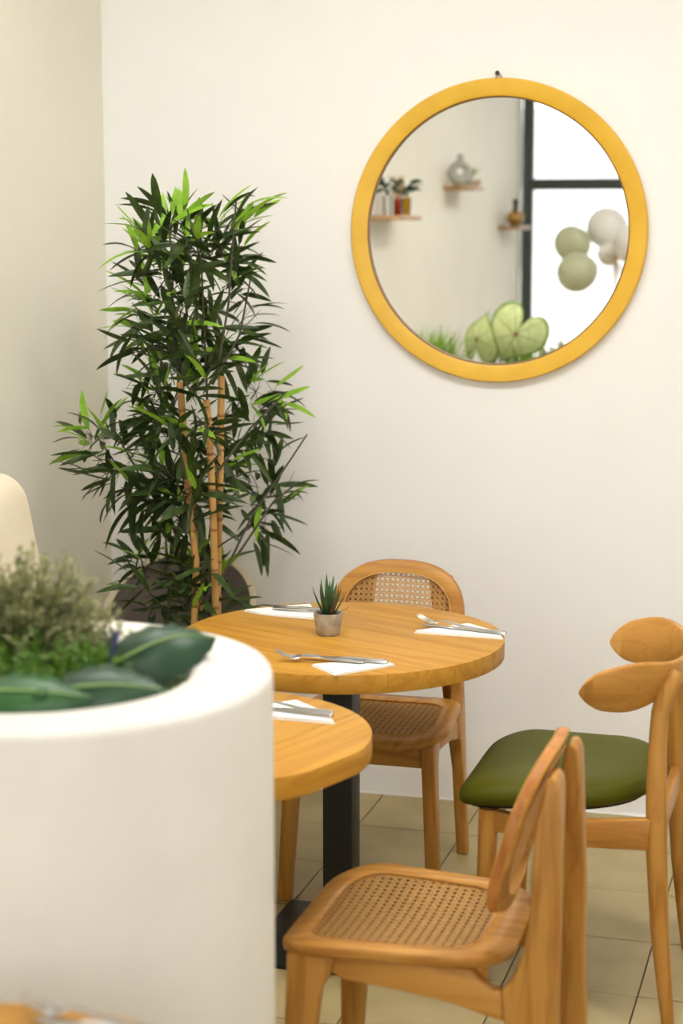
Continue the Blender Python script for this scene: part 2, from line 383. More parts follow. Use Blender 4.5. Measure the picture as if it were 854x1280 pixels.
ring = [(0.011 * cos(t) * .8, -0.008, RO + 0.004 + 0.009 * sin(t)) for t in [2 * pi * j / 16 for j in range(17)]]
ey.tube([(-.011, -.009, RO - .002), (0, -.009, RO + .012), (.011, -.009, RO - .002)], 0.0016, 6).build('hanging_loop', GOLD_EDGE, mr_)
nl = MB().tube([(-0.998, WALL_Y + .002, 2.113), (-0.998, WALL_Y - 0.014, 2.114)], 0.003, 8); nl.tube([(-0.998, WALL_Y - 0.013, 2.114), (-0.998, WALL_Y - .020, 2.114)], 0.0065, 10)
tag(nl.build('wall_nail', BLACKP), 'small black nail in the back wall holding up the gold mirror', 'nail')

# ------------------------------------------------------------------ tables
def round_table(label, cx, cy, r, grain, nb, hz=0.75, grp='round wooden tables'):
    t = thing('round_table', label, 'table', (cx, cy, 0), 0, grp)
    th = 0.042; bw = 2 * r / nb; ca, sa = cos(grain), sin(grain)
    for k in range(nb):
        a, b = -r + k * bw, -r + (k + 1) * bw
        a2, b2 = a + (0.0005 if k else 0), b - (0.0005 if k < nb - 1 else 0)
        n = 20; up, dn = [], []
        for i in range(n + 1):
            y = a2 + (b2 - a2) * i / n; h = math.sqrt(max(0, r * r - y * y)); up.append((h, y)); dn.append((-h, y))
        o = up + dn[::-1]
        if k == 0: o = o[1:-1] if abs(o[0][0]) < 1e-6 else o
        if k == nb - 1: o = [q for i, q in enumerate(o) if not (abs(q[0]) < 1e-6 and i == n)]
        mb = MB().loft([[(x, y, 0) for x, y in o], [(x, y, th) for x, y in o]])
        bo = mb.build('tabletop_board', TOP, t, bevel=0.0012, seg=2, angle=30); bo.location = (0, 0, hz - th); bo.rotation_euler = (0, 0, grain)
    MB().box((-.19, -.19, hz - th - 0.006), (.19, .19, hz - th)).build('mounting_plate', BLACK, t)
    MB().box((-.036, -.036, 0.012), (.036, .036, hz - th - 0.006)).build('post', BLACK, t, bevel=0.003)
    MB().box((-.19, -.20, 0), (.19, .20, 0.012)).build('base_plate', BLACK, t, bevel=0.002)
    return t
round_table('round wooden table by the back wall, with the little potted succulent in the middle', -1.133, 3.995, 0.38, radians(-22), 5)
round_table('round wooden table half hidden behind the white planter', -1.172, 3.135, 0.33, radians(70), 4)
round_table('round wooden table at the bottom corner in front of the white planter', -0.90, 1.555, 0.385, radians(35), 5)

# ------------------------------------------------------------------ cane chairs (facing local -y)
def cane_chair(label, loc, rz):
    t = thing('cane_chair', label, 'chair', loc, rz, 'cane dining chairs')
    so = rpoly([(-.228, -.225), (.228, -.225), (.186, .19), (-.186, .19)], [.10, .10, .105, .105], 8)
    si = rpoly([(-.182, -.175), (.182, -.175), (.148, .128), (-.148, .128)], [.075, .075, .075, .075], 8)
    zf = lambda x, y, z: (x, y, z - 0.016 * max(0, (-y - 0.10) / 0.125) ** 2 + 0.012 * (abs(x) / .2) ** 2 - 0.006)
    sc = lambda o, k: [(x * k, y * k) for x, y in o]
    mb = MB(); lp = lambda o, z: [zf(x, y, z) for x, y in o]
    mb.loft([lp(sc(so, .985), .459), lp(sc(so, .996), .456), lp(so, .450), lp(sc(so, .992), .441), lp(sc(so, .96), .436), lp(si, .436), lp(si, .458), lp(sc(si, 1.02), .4605)], closed=True)
    mb.build('seat_frame', WY, t, angle=60)
    bd = MB().loft([lp(sc(si, 1.01), .443)] + [lp(sc(si, q), .4505) for q in (1.01, .9, .78, .65, .5, .35, .2, .08)]); bd.build('gap_shade_board', CANE_GAP, t)  # dark board added under the cane; its colour stands for shade in the gaps
    weave(sc(si, 1.0), lambda u, v, h: zf(u, v, .4550 + h * .4), 0.0165, 0.0025, 'cane_seat', t)
    rim = MB(); rim.tube([zf(x * 1.0, y * 1.0, .4595) for x, y in si + si[:1]], 0.0024, 6); rim.build('cane_edging', WY, t)
    lx = lambda s, y: s * (.166 - .045 * y)
    front = [(-.172, 0), (-.205, 0), (-.203, .30), (-.200, .436), (-.112, .436), (-.120, .405), (-.138, .372), (-.146, .30)]
    rear = [(.262, 0), (.292, 0), (.284, .20), (.278, .36), (.277, .52), (.274, .62), (.272, .70), (.270, .755), (.266, .770), (.257, .777), (.246, .770), (.232, .70), (.226, .62), (.226, .54), (.217, .47), (.200, .425), (.180, .402), (.185, .345), (.205, .337), (.225, .25)]
    rail = [(-.112, .436), (-.120, .405), (-.100, .395), (.0, .384), (.09, .370), (.185, .345), (.180, .402), (.162, .400), (.145, .414), (.125, .436)]
    for s in (-1, 1):
        P = lambda a, b, c, s=s: (lx(s, a) + c + s * .02 * (1 - b / .44) * (b < .44), a, b)
        MB().prism(front, P, .034).build('leg', WZ, t, bevel=0.007, seg=3)
        Q = lambda a, b, c, s=s: (lx(s, a) + c * (1 + 1.1 * min(1, max(0, (b - .5) / .2))) - s * .050 * max(0, (b - .48) / .29) + s * .014 * (1 - b / .44) * (b < .44), a, b)
        MB().prism(rear, Q, .032).build('leg', WZ, t, bevel=0.007, seg=3)
        MB().prism(rail, lambda a, b, c, s=s: (lx(s, a) + c, a, b), .028).build('side_rail', WY, t, bevel=0.005, seg=2)
    MB().box((-.165, -.182, .372), (.165, -.160, .434)).build('front_rail', WX, t, bevel=0.004)
    MB().box((-.150, .196, .372), (.150, .218, .424)).build('back_rail', WX, t, bevel=0.004)
    # curved oval back panel
    A, B, ZC = .183, .156, .656
    bf = lambda u, v, h: (u, .158 + (ZC + v - .5) * .285 - .55 * u * u - h, ZC + v)
    oo = sell(A, B, 2.6, 56); oi = [(u * .80, v * .79) for u, v in sell(A, B, 2.6, 56)]
    k = lambda o, q: [(u * q, v * q) for u, v in o]
    bp = MB(); lp2 = lambda o, h: [bf(u, v, h) for u, v in o]
    bp.loft([lp2(k(oi, 1.02), .0115), lp2(k(oo, .985), .0115), lp2(oo, .0075)], caps=False)
    bp.loft([lp2(oo, .0075), lp2(oo, -.0075)], caps=False, mi=1)
    bp.loft([lp2(oo, -.0075), lp2(k(oo, .985), -.0115), lp2(k(oi, 1.02), -.0115), lp2(oi, -.009), lp2(oi, .009), lp2(k(oi, 1.02), .0115)], caps=False)
    bp.build('back_panel', [WX, PLY], t, angle=60)
    weave(k(oi, 1.01), lambda u, v, h: bf(u, v, h), 0.0140, 0.0024, 'cane_back', t)
    for s in (-1, 1):
        e = MB(); e.tube([bf(u, v, s * .0118) for u, v in k(oi, 1.015) + k(oi, 1.015)[:1]], 0.0016, 5); e.build('cane_edging', CANE, t)
    return t
ch = cane_chair('wooden cane chair in front, seen from the side, tucked toward the half-hidden table', (-.722, 3.085, 0), radians(-90))
c2 = copy_tree(ch); c2.location = (-1.150, 4.405, 0); c2.rotation_euler = (0, 0, 0)
tag(c2, 'wooden cane chair behind the succulent table, its back to the wall below the mirror')

# ------------------------------------------------------------------ green chair
def green_chair(label, loc, rz):
    t = thing('elbow_chair', label, 'chair', loc, rz)
    so = rpoly([(-.262, -.215), (.262, -.215), (.205, .20), (-.205, .20)], [.105, .105, .15, .15], 10)
    k = lambda o, q, dy=0: [(x * q, y * q + dy) for x, y in o]
    zf = lambda x, y, z: (x, y, z + .020 * max(0, y) / .2 + .012 * (abs(x) / .25) ** 2 - .022 * max(0, (-y - .08) / .135) ** 2)
    lp = lambda o, z: [zf(x, y, z) for x, y in o]
    mb = MB(); mb.loft([lp(k(so, .90), .453), lp(k(so, .965), .455), lp(k(so, .995), .464), lp(so, .475), lp(k(so, .985), .488), lp(k(so, .94), .498), lp(k(so, .85), .504), lp(k(so, .65), .507), lp(k(so, .35), .507), lp(k(so, .1), .5065)])
    mb.build('seat_cushion', VINYL, t, angle=75)
    MB().loft([lp(k(so, .90), .446), lp(k(so, .93), .4535)]).build('dust_cover', DARKCLOTH, t)
    for s in (-1, 1):
        f = MB(); f.tube([(s * .232, -.145, 0), (s * .226, -.140, .25), (s * .215, -.135, .45)], [.014, .019, .022], 14); f.build('leg', WZ, t, angle=60)
        r = MB(); r.tube([(s * .222, .262, 0), (s * .222, .238, .22), (s * .217, .226, .40), (s * .208, .222, .50), (s * .192, .220, .60), (s * .178, .222, .685)], [.014, .020, .0225, .022, .020, .0185], 14); r.build('leg', WZ, t, angle=60)
        h = MB(); h.tube([(s * .178, .222, .680), (s * .172, .234, .725), (s * .160, .252, .765), (s * .158, .254, .770)], [.0185, .021, .017, .009], 12); h.build('leg_head', WZ, t, angle=60)
        rl = [(-.145, .452), (-.145, .402), (-.05, .400), (.08, .386), (.225, .392), (.225, .462), (.10, .448), (-.05, .440)]
        MB().prism(rl, lambda a, b, c, s=s: (s * (.218 - .0 * a) + c, a, b), .026).build('side_rail', WY, t, bevel=.005)
    MB().box((-.215, -.148, .40), (.215, -.124, .448)).build('front_rail', WX, t, bevel=.004)
    MB().box((-.215, .214, .395), (.215, .236, .455)).build('back_rail', WX, t, bevel=.004)
    # wrap-around back: a bent band, broad at the elbows and rounded at its ends
    N = 120; rows = []; y0, A, Bq, T = .060, .245, .205, .009
    def pl_(th, off):
        a_, b_ = A + off, Bq + off; n = 2.35
        return (a_ * math.copysign(abs(sin(th)) ** (2 / n), sin(th)), y0 + b_ * math.copysign(abs(cos(th)) ** (2 / n), cos(th)))
    loops = []
    for i in range(N + 1):
        u = sin(pi / 2 * (-1 + 2 * i / N)); th = u * radians(90); e = 1 - abs(u)
        half = .033 + .023 * math.exp(-((abs(u) - .70) / .26) ** 2)
        half *= math.sqrt(max(0.0, 1 - max(0, (abs(u) - .87) / .13) ** 2.0)) if abs(u) < 1 else 0
        half = max(half, .0015); zc = .730 + .030 * (1 - abs(u)) ** .8
        lean = .24
        sec = []
        for (o, z) in ((-T, half * .86), (-T * .55, half * .97), (0, half), (T * .55, half * .97), (T, half * .86), (T, -half * .86), (T * .55, -half * .97), (0, -half), (-T * .55, -half * .97), (-T, -half * .86)):
            x, y = pl_(th, o + z * lean); sec.append((x, y, zc + z))
        loops.append(sec)
    MB().loft(loops).build('back_band', BENT, t, angle=55)
    return t
green_chair('wooden elbow chair with a green vinyl seat and wrap-around curved back', (-.592, 3.950, 0), radians(-90))

# ------------------------------------------------------------------ grey tub chair and cream high-back chair behind the plants
def tub_chair():
    t = thing('tub_chair', 'cream plastic tub chair with grey lining in the corner behind the bamboo', 'chair', (-1.85, 4.81, 0), radians(8))
    n = 48
    def rim(th, r):      # th 0 = right, 90 deg = back
        return (.212 * r * cos(th), .212 * r * sin(th))
    def zrim(th):
        s = sin(th); return .60 + .135 * s - .10 * (s < -.3) * (abs(s) - .3)
    def surf(off):
        L = []
        for q, r in ((0.02, .30), (.05, .62), (.22, .84), (.50, .93), (.78, 1.0), (1.0, 1.06)):
            L.append([(*rim(2 * pi * j / n, r - off), .40 - off * .06 + (zrim(2 * pi * j / n) - .40) * q) for j in range(n)])
        return L
    outer, inner = surf(0), surf(.10)
    MB().loft(outer + [[(x * .99, y * .99, z + .006) for x, y, z in outer[-1]], [(x * 1.01, y * 1.01, z + .004) for x, y, z in inner[-1]]], caps=False).build('shell', SHELL_C, t, angle=70)
    MB().loft([[(0.01 * x, .01 * y, .415) for x, y, z in inner[0]]] + inner, caps=False).build('lining', SHELL_G, t, angle=70)
    MB().lathe([(.02, .385), (.10, .39), (.14, .40), (.10, .412), (.02, .412)], 24).build('seat_mount', BLACKP, t)
    for a in range(4):
        th = pi / 4 + a * pi / 2
        MB().tube([(.09 * cos(th), .09 * sin(th), .395), (.21 * cos(th), .21 * sin(th), 0)], [.014, .010], 10).build('leg', WZ, t)
    return t
tub_chair()

def high_chair_cream():
    t = thing('high_back_chair', 'cream upholstered high-back chair against the left wall behind the planter', 'chair', (-1.985, 3.75, 0), radians(90))
    # local: faces -y -> world +x ; back thickness along y, width along x
    o = rpoly([(.10, .40), (.15, 1.105), (-.075, 1.115), (-.125, .86), (-.08, .40)], [.02, .09, .085, .25, .02], 9)
    MB().prism(o, lambda a, b, c: (c, a, b), .40).build('backrest', CREAM, t, bevel=.018, seg=4)
    for s in (-1, 1):
        oi = [(a * .80 + .004, .40 + (b - .40) * .955) for a, b in o]
        p = MB(); p.tube([(s * .2005, a, b) for a, b in oi + oi[:1]], .0045, 6); p.build('piping', CREAM, t)
    so = rpoly([(-.22, -.33), (.22, -.33), (.22, .12), (-.22, .12)], .05, 5)
    k = lambda q, z: [(x * q, y * q, z) for x, y in so]
    MB().loft([k(.95, .36), k(1, .38), k(1, .45), k(.96, .475), k(.7, .482), k(.1, .484)]).build('seat', CREAM, t, angle=70)
    for x in (-.18, .18):
        for y in (-.28, .13): MB().tube([(x, y, .37), (x * 1.05, y * 1.02, 0)], [.02, .013], 10).build('leg', WZ, t)
    return t
high_chair_cream()

# ------------------------------------------------------------------ planter
PZ, PYC, PX1, PX0, PR = 1.05, 2.395, -1.150, -1.79, .352
def stad(r, z, n=28):
    o = [(PX1 + r * cos(t), PYC + r * sin(t), z) for t in [-pi / 2 + pi * j / n for j in range(n + 1)]]
    return o + [(PX0 + r * cos(t), PYC + r * sin(t), z) for t in [pi / 2 + pi * j / n for j in range(n + 1)]]
pt = thing('planter', 'tall white rounded planter full of mixed greenery', 'planter', (0, 0, 0))
pm = MB().loft([stad(PR, 0), stad(PR, PZ - .014), stad(PR - .002, PZ - .008), stad(PR - .006, PZ - .002), stad(PR - .012, PZ), stad(PR - .105, PZ), stad(PR - .118, PZ - .005), stad(PR - .124, PZ - .016), stad(PR - .126, PZ - .15)], caps=True)
pm.build('planter_body', PLASTER, pt, angle=60)
so_ = MB().loft([stad(PR - .1245, PZ - .075), stad(PR - .18, PZ - .06), stad(.02, PZ - .05)]); so_.build('soil', SOIL, pt)
SZ = PZ - .06

def blade(L, W, n=5, droop=.25, fold=.25, tipw=0.0, prof=None):
    """leaf along +x, normal +z, folded along its midrib"""
    rows = []
    for i in range(n + 1):
        s = i / n; w = W * (prof(s) if prof else (sin(pi * min(1, s * 1.02 + .02) ** .75) ** .9 if 0 < s < 1 else tipw)); z = -droop * L * s * s
        rows.append([(L * s, -w / 2, z + fold * w / 2), (L * s, 0, z), (L * s, w / 2, z + fold * w / 2)])
    return MB().strip(rows)
def aim(p, d, roll, s=1.0):
    d = Vector(d).normalized(); up = Vector((0, 0, 1)) if abs(d.z) < .97 else Vector((0, 1, 0))
    y = up.cross(d).normalized(); z = d.cross(y); M = Matrix((d, y, z)).transposed().to_4x4()
    return Matrix.Translation(p) @ M @ Matrix.Rotation(roll, 4, 'X') @ Matrix.Scale(s, 4)
def mesh_of(mb, name, m):
    o = mb.build(name, m, angle=180); me = o.data; bpy.data.objects.remove(o); return me
rg = random.Random(11)

# broad leaves of the calathea and its neighbour
def broad_leaf_plant(name, label, cat, base, leaves, m, vm):
    t = thing(name, label, cat, base)
    for (tip0, tip1, W, droop, roll) in leaves:
        a, b = Vector(tip0) - Vector(base), Vector(tip1) - Vector(base); L = (b - a).length
        pf = lambda s: (sin(pi * s ** .8)) ** .75 if 0 < s < 1 else 0
        n = 12; rows = []; mid = []
        for i in range(n + 1):
            s = i / n; w = W * pf(s); z = droop * L * (sin(pi * s * .9)); r = []
            for q in (-1, -.75, -.5, -.25, 0, .25, .5, .75, 1):
                r.append((L * s + .10 * W * (1 - abs(q)) * pf(s) * .3, q * w / 2, z - .35 * w * q * q + .0035 * cos(i * pi) * abs(q) + .10 * w * abs(q)))
            rows.append(r); mid.append((L * s, 0, z + .0015))
        M = aim(a, b - a, roll)
        lf = MB().strip(rows).build('leaf', m, t, angle=180); lf.matrix_local = M
        mr2 = MB().tube(mid, [.0030 * (1 - .8 * i / n) for i in range(n + 1)], 5).build('midrib', vm, lf)
        st = MB().tube([(0, 0, 0), tuple(a * .6 + Vector((0, 0, .01))), tuple(a)], .003, 6).build('stem', vm, t)
    return t
broad_leaf_plant('calathea', 'dark green broad-leaved plant arching over the planter rim by the purple stick', 'plant', (-1.005, 2.47, SZ),
    [((-1.050, 2.430, 1.050), (-.925, 2.555, 1.068), .112, .20, .60)], CALA_D, CALA_V)
broad_leaf_plant('calathea', 'blue-green broad leaf lying along the front rim of the white planter', 'plant', (-1.02, 2.34, SZ),
    [((-1.075, 2.275, 1.052), (-.915, 2.335, 1.045), .125, .10, .65)], CALA_D, CALA_V)
broad_leaf_plant('broad_leaf_plant', 'mid green broad leaf with pale rib at the planter front beside the blue-green leaf', 'plant', (-1.10, 2.32, SZ),
    [((-1.19, 2.235, 1.052), (-1.005, 2.275, 1.045), .115, .06, .6), ((-1.15, 2.30, 1.05), (-1.06, 2.24, 1.055), .05, .06, .5)], CALA_M, CALA_V)
# clipped fern-like filler
def sprig_plant(name, label, cat, c, nst, m, h, spread, fn):
    t = thing(name, label, cat, c); mb = MB(); fn(mb)
    o = mb.build('foliage', m, t, angle=180); o['kind'] = 'stuff'; return t
def fern_fill(ctr, rx, ry, n, hmax, base=(0, 0, 0)):
    def fn(mb):
        for i in range(n):
            a, q = rg.uniform(0, 2 * pi), math.sqrt(rg.random()); p = Vector((rx * q * cos(a), ry * q * sin(a), 0)); h = hmax * rg.uniform(.5, 1) * (1 - .35 * q)
            tip = p + Vector((rg.uniform(-.03, .03), rg.uniform(-.03, .03), h)); mb.tube([p, tip], [.0012, .0006], 3)
            for k in range(9):
                s = .25 + .75 * k / 8; pp = p.lerp(tip, s); d = Vector((rg.uniform(-1, 1), rg.uniform(-1, 1), rg.uniform(.1, .9)))
                b = blade(.016 * rg.uniform(.7, 1.3), .006, 2, .3, .2); M = aim(pp, d, rg.uniform(-.6, .6)); mb.add([M @ Vector(v) for v in b.v], b.f)
    return fn
sprig_plant('fern', 'bright green feathery fern filling the planter below the grey-green bush', 'plant', (-1.14, 2.42, SZ), 0, FERN, 0, 0, fern_fill(0, .12, .12, 340, .125))
sprig_plant('fern', 'small green filler sprigs in the planter under the dark arching leaf', 'plant', (-.965, 2.47, SZ), 0, FERN, 0, 0, fern_fill(0, .035, .06, 40, .045))
def bush_fn(mb):
    for i in range(420):
        d = Vector((rg.gauss(0, 1), rg.gauss(0, 1), abs(rg.gauss(0, 1)) * .9 + .1)).normalized(); L = rg.uniform(.6, 1.0)
        tip = Vector((d.x * .150 * L, d.y * .12 * L, .065 + d.z * .150 * L)); p0 = Vector((tip.x * .3, tip.y * .3, .02 + tip.z * .3))
        mb.tube([p0, tip], [.001, .0006], 3, mi=1)
        for k in range(13):
            pp = p0.lerp(tip, .45 + .58 * k / 12); q = (d + Vector((rg.uniform(-1, 1), rg.uniform(-1, 1), rg.uniform(-.6, 1)))).normalized()
            b = blade(.014 * rg.uniform(.7, 1.4), .0062, 2, .2, .2); M = aim(pp, q, rg.uniform(-1, 1)); mb.add([M @ Vector(v) for v in b.v], b.f, 0)
t = thing('cypress_bush', 'grey-green bushy shrub rising out of the planter', 'bush', (-1.215, 2.50, SZ))
mb = MB(); bush_fn(mb); o = mb.build('foliage', [BUSH, BUSHCORE], t, angle=180); o['kind'] = 'stuff'
MB().tube([(0, 0, 0), (0.005, 0, .06)], [.008, .006], 6).build('stem', BUSHCORE, t)
t = thing('flower_sprig', 'sprig of tiny cream flowers hanging at the bush edge over the planter rim', 'flower', (-1.10, 2.545, SZ))
mb = MB(); ms = MB()
for i in range(26):
    p = Vector((rg.uniform(-.035, .03), rg.uniform(-.02, .03), rg.uniform(.065, .11)))
    ms.tube([(0, 0, 0), (p.x * .4, p.y * .4, p.z * .7), p], .0007, 3)
    mb.lathe([(.0006, -.003), (.0042, 0), (.0030, .003), (.0006, .004)], 6, p)
o = mb.build('blossoms', FLOWER, t); o['kind'] = 'stuff'; ms.build('stems', CALA_M, t)['kind'] = 'stuff'
st = thing('plant_stick', 'thin purple stick standing in the planter beside the dark leaf', 'stick', (-1.068, 2.452, SZ))
MB().tube([(0, 0, 0), (.034, -.02, .115)], [.0045, .004], 6).build('stick', PURPLE, st)
# grass and caladium toward the wall end (seen in the mirror)
def grass_plant(label, c, rx, ry, n, h):
    t = thing('grass_plant', label, 'plant', c); mb = MB()
    for i in range(n):
        a, q = rg.uniform(0, 2 * pi), math.sqrt(rg.random()); p = Vector((rx * q * cos(a), ry * q * sin(a), 0))
        d = Vector((rg.uniform(-.5, .5) + cos(a) * .3 * q, rg.uniform(-.5, .5) + sin(a) * .3 * q, 1)); b = blade(h * rg.uniform(.55, 1), .008, 4, .35, .3)
        M = aim(p, d, rg.uniform(-3, 3)); mb.add([M @ Vector(v) for v in b.v], b.f)
    mb.build('foliage', GRASS, t, angle=180)['kind'] = 'stuff'
grass_plant('bright green grass tuft in the planter at the mirror reflection\'s lower edge', (-1.845, 2.28, SZ), .10, .10, 330, .275)
grass_plant('bright green grass tuft behind the reflected heart-shaped leaves', (-1.42, 2.21, SZ), .05, .03, 70, .30)
def caladium():
    t = thing('caladium', 'caladium with three pale heart-shaped leaves, reflected low in the mirror', 'plant', (-1.50, 2.25, SZ))
    # heart outline, tip toward +y, stalk joint at the origin
    def heart(q, n=44):
        o = []
        for j in range(n):
            a = 2 * pi * j / n
            o.append((16 * sin(a) ** 3 / 17 * q, (lambda y_: y_ * (1.45 if y_ < 0 else 1))(-(13 * cos(a) - 5 * cos(2 * a) - 2 * cos(3 * a) - cos(4 * a) - 2) / 17 * q)))
        return o
    for (P, size, tipdir, nrm) in (((-1.635, 2.22, 1.180), .122, (.16, .0, .98), (-.65, 1, .1)), ((-1.445, 2.33, 1.215), .142, (-.50, .0, -.86), (.15, 1, .12)), ((-1.545, 2.08, 1.20), .118, (.25, 0, .97), (-.3, 1, .1))):
        P = Vector(P); y = Vector(tipdir).normalized(); z = Vector(nrm); z = (z - y * z.dot(y)).normalized(); x = y.cross(z)
        M = Matrix((x, y, z)).transposed().to_4x4(); M.translation = P - Vector((-1.50, 2.25, SZ))
        mb = MB(); zz = lambda a, b: .10 * size - .35 * (a * a + b * b) / size
        L = [[(a, b, zz(a, b)) for a, b in heart(size * q)] for q in (.03, .35, .65, .90)]
        mb.loft(L, caps=False); mb.add(L[0], [tuple(range(44))]); mb.loft([L[-1], [(a, b, zz(a, b)) for a, b in heart(size)]], caps=False, mi=1)
        lf = mb.build('leaf', [CALD, CALD_E], t, angle=180); lf.matrix_local = M
        vn = MB(); H = heart(size * .93)
        for j in (3, 7, 11, 15, 22, 29, 33, 37, 41):
            a, b = H[j]; vn.tube([(a * s, b * s, zz(a * s, b * s) + .0012) for s in (0, .33, .66, 1)], [.0016, .0013, .001, .0005], 4)
        vn.build('veins', CALD_V, lf)
        MB().lathe([(.0005, .0), (.009, .0), (.006, .003), (.0005, .004)], 10, (0, 0, zz(0, 0))).build('heart_spot', CALD_SPOT, lf)
        b0 = M.translation
        MB().tube([(rg.uniform(-.02, .02), rg.uniform(-.02, .02), 0), (b0.x * .5 + .01, b0.y * .3, b0.z * .5), (b0.x, b0.y - .01, b0.z - .005)], [.004, .0035, .003], 6).build('stalk', CALD_STEM, t)
caladium()

# ------------------------------------------------------------------ succulent on the table
sp = thing('potted_succulent', 'little spiky succulent in a rough concrete pot on the table', 'plant', (-1.166, 3.998, .75))
MB().lathe([(.001, 0), (.024, 0), (.027, .004), (.032, .030), (.0345, .050), (.0345, .053), (.0305, .053), (.0295, .046), (.001, .045)], 32, caps=False).build('pot', CONC, sp, angle=50)
MB().lathe([(.0296, .040), (.028, .047), (.012, .050), (.001, .050)], 24).build('soil', SOIL, sp)
def aloe(L, W):
    rows = []
    for i in range(6):
        s = i / 5; w = W * (1 - s ** 1.6) * (.8 + .4 * s) + .0004; z = .12 * L * s * s
        rows.append([(L * s, w * cos(a) * .5, z + w * sin(a) * .28) for a in [2 * pi * j / 8 for j in range(8)]])
    return MB().loft(rows)
al = [mesh_of(aloe(.075, .012), 'aloe_leaf', ALOE), mesh_of(aloe(.055, .012), 'aloe_leaf', ALOE_TIP)]
for k in range(17):
    a = k * 2.4; tier = k / 16; d = Vector((cos(a) * (.75 - .62 * tier), sin(a) * (.75 - .62 * tier), 1))
    inst('leaf', al[1 if k in (1, 5) else 0], sp, aim((cos(a) * .011 * (1 - tier), sin(a) * .011 * (1 - tier), .047), d, 0, rg.uniform(.82, 1.0) * (.88 + .48 * tier)))

# ------------------------------------------------------------------ cutlery and napkins
def napkin(label, pts, z=.7502, grp='paper napkins'):
    cx = sum(p[0] for p in pts) / len(pts); cy = sum(p[1] for p in pts) / len(pts)
    t = thing('napkin', label, 'napkin', (cx, cy, z), 0, grp); q = [(x - cx, y - cy) for x, y in pts]
    a = sum(q[i][0] * q[(i + 1) % len(q)][1] - q[(i + 1) % len(q)][0] * q[i][1] for i in range(len(q)))
    if a < 0: q = q[::-1]
    for k in range(2):
        o = [(x * (1 - .03 * k), y * (1 - .03 * k)) for x, y in q]; z0 = .0022 * k
        d = MB(); ol = rpoly(o, .003, 2)
        lift = lambda x, y: .004 * max(0, (x * x + y * y) ** .5 / .12 - .5) * k
        d.loft([[(x, y, z0) for x, y in ol], [(x, y, z0 + .0018 + lift(x, y)) for x, y in ol]]); d.build('napkin_fold', PAPER, t)
    return t
def section(rows):   # rows: (x, halfwidth, z, thickness)
    L = []
    for x, w, z, th in rows: L.append([(x, -w, z), (x, w, z), (x, w * .8, z + th), (x, -w * .8, z + th)])
    return MB().loft(L)
def fork(label, loc, rz, grp='dining forks'):
    t = thing('dining_fork', label, 'fork', loc, rz, grp)
    section([(-.10, .0075, .001, .003), (-.095, .009, .001, .003), (-.03, .0065, .003, .003), (.02, .0035, .010, .0034), (.036, .0035, .009, .003)]).build('handle', STEEL, t)
    h = section([(.036, .0035, .009, .003), (.044, .010, .005, .002), (.055, .0125, .003, .002), (.062, .0125, .0035, .002)])
    for k in range(4):
        y = -.0098 + k * .00653; L = []
        for x, w, z in ((.062, .0024, .0035), (.078, .002, .007), (.092, .0016, .013), (.100, .0008, .018)): L.append([(x, y - w, z), (x, y + w, z), (x, y + w, z + .0016), (x, y - w, z + .0016)])
        h.loft(L)
    h.build('fork_head', STEEL, t); return t
def knife(label, loc, rz, grp='table knives'):
    t = thing('table_knife', label, 'knife', loc, rz, grp)
    section([(-.11, .006, .001, .005), (-.105, .0085, .001, .006), (-.04, .0075, .001, .006), (.0, .0058, .0015, .005)]).build('handle', STEEL, t)
    section([(.0, .0058, .0015, .004), (.02, .008, .002, .0018), (.07, .009, .002, .0014), (.095, .007, .002, .0012), (.105, .002, .002, .001)]).build('blade', STEEL, t)
    return t
NZ = .7565
napkin('white folded napkin behind the succulent pot on the table', [(-1.442, 4.185), (-1.379, 4.158), (-1.225, 4.140), (-1.300, 4.300)])
fork('steel fork on the napkin behind the succulent pot', (-1.270, 4.195, NZ), radians(-8))
knife('steel knife on the napkin behind the succulent pot', (-1.310, 4.222, NZ), radians(-9 + 180))
napkin('white folded napkin at the table edge nearest the green chair', [(-.980, 4.064), (-.760, 4.056), (-.785, 4.120), (-.872, 4.190)])
fork('steel fork with raised tines on the napkin nearest the green chair', (-.893, 4.128, NZ), radians(-18 + 180))
knife('steel knife on the napkin nearest the green chair', (-.868, 4.106, NZ), radians(-12 + 180))
napkin('white folded napkin in front of the succulent pot at the near table edge', [(-1.115, 3.690), (-1.040, 3.620), (-.938, 3.742), (-.995, 3.780)])
fork('steel fork on the napkin in front of the succulent pot', (-1.105, 3.722, NZ), radians(2 + 180))
knife('steel knife on the napkin in front of the succulent pot', (-1.065, 3.742, NZ), radians(-3 + 180))
napkin('white folded napkin on the table half hidden by the planter', [(-1.190, 3.262), (-.934, 3.255), (-1.003, 3.351), (-1.059, 3.398)])
fork('steel fork on the napkin half hidden by the planter', (-1.055, 3.318, NZ), radians(-4 + 180))
knife('steel knife on the napkin half hidden by the planter', (-1.058, 3.298, NZ), radians(-8 + 180))
napkin('white napkin on the table in the bottom corner', [(-.90, 1.86), (-.75, 1.86), (-.78, 1.905), (-.86, 1.905)])
fork('blurred steel fork on the table in the bottom corner', (-.845, 1.898, NZ), radians(-6 + 180))
knife('blurred steel knife on the table in the bottom corner', (-.810, 1.872, NZ), radians(-6 + 180))

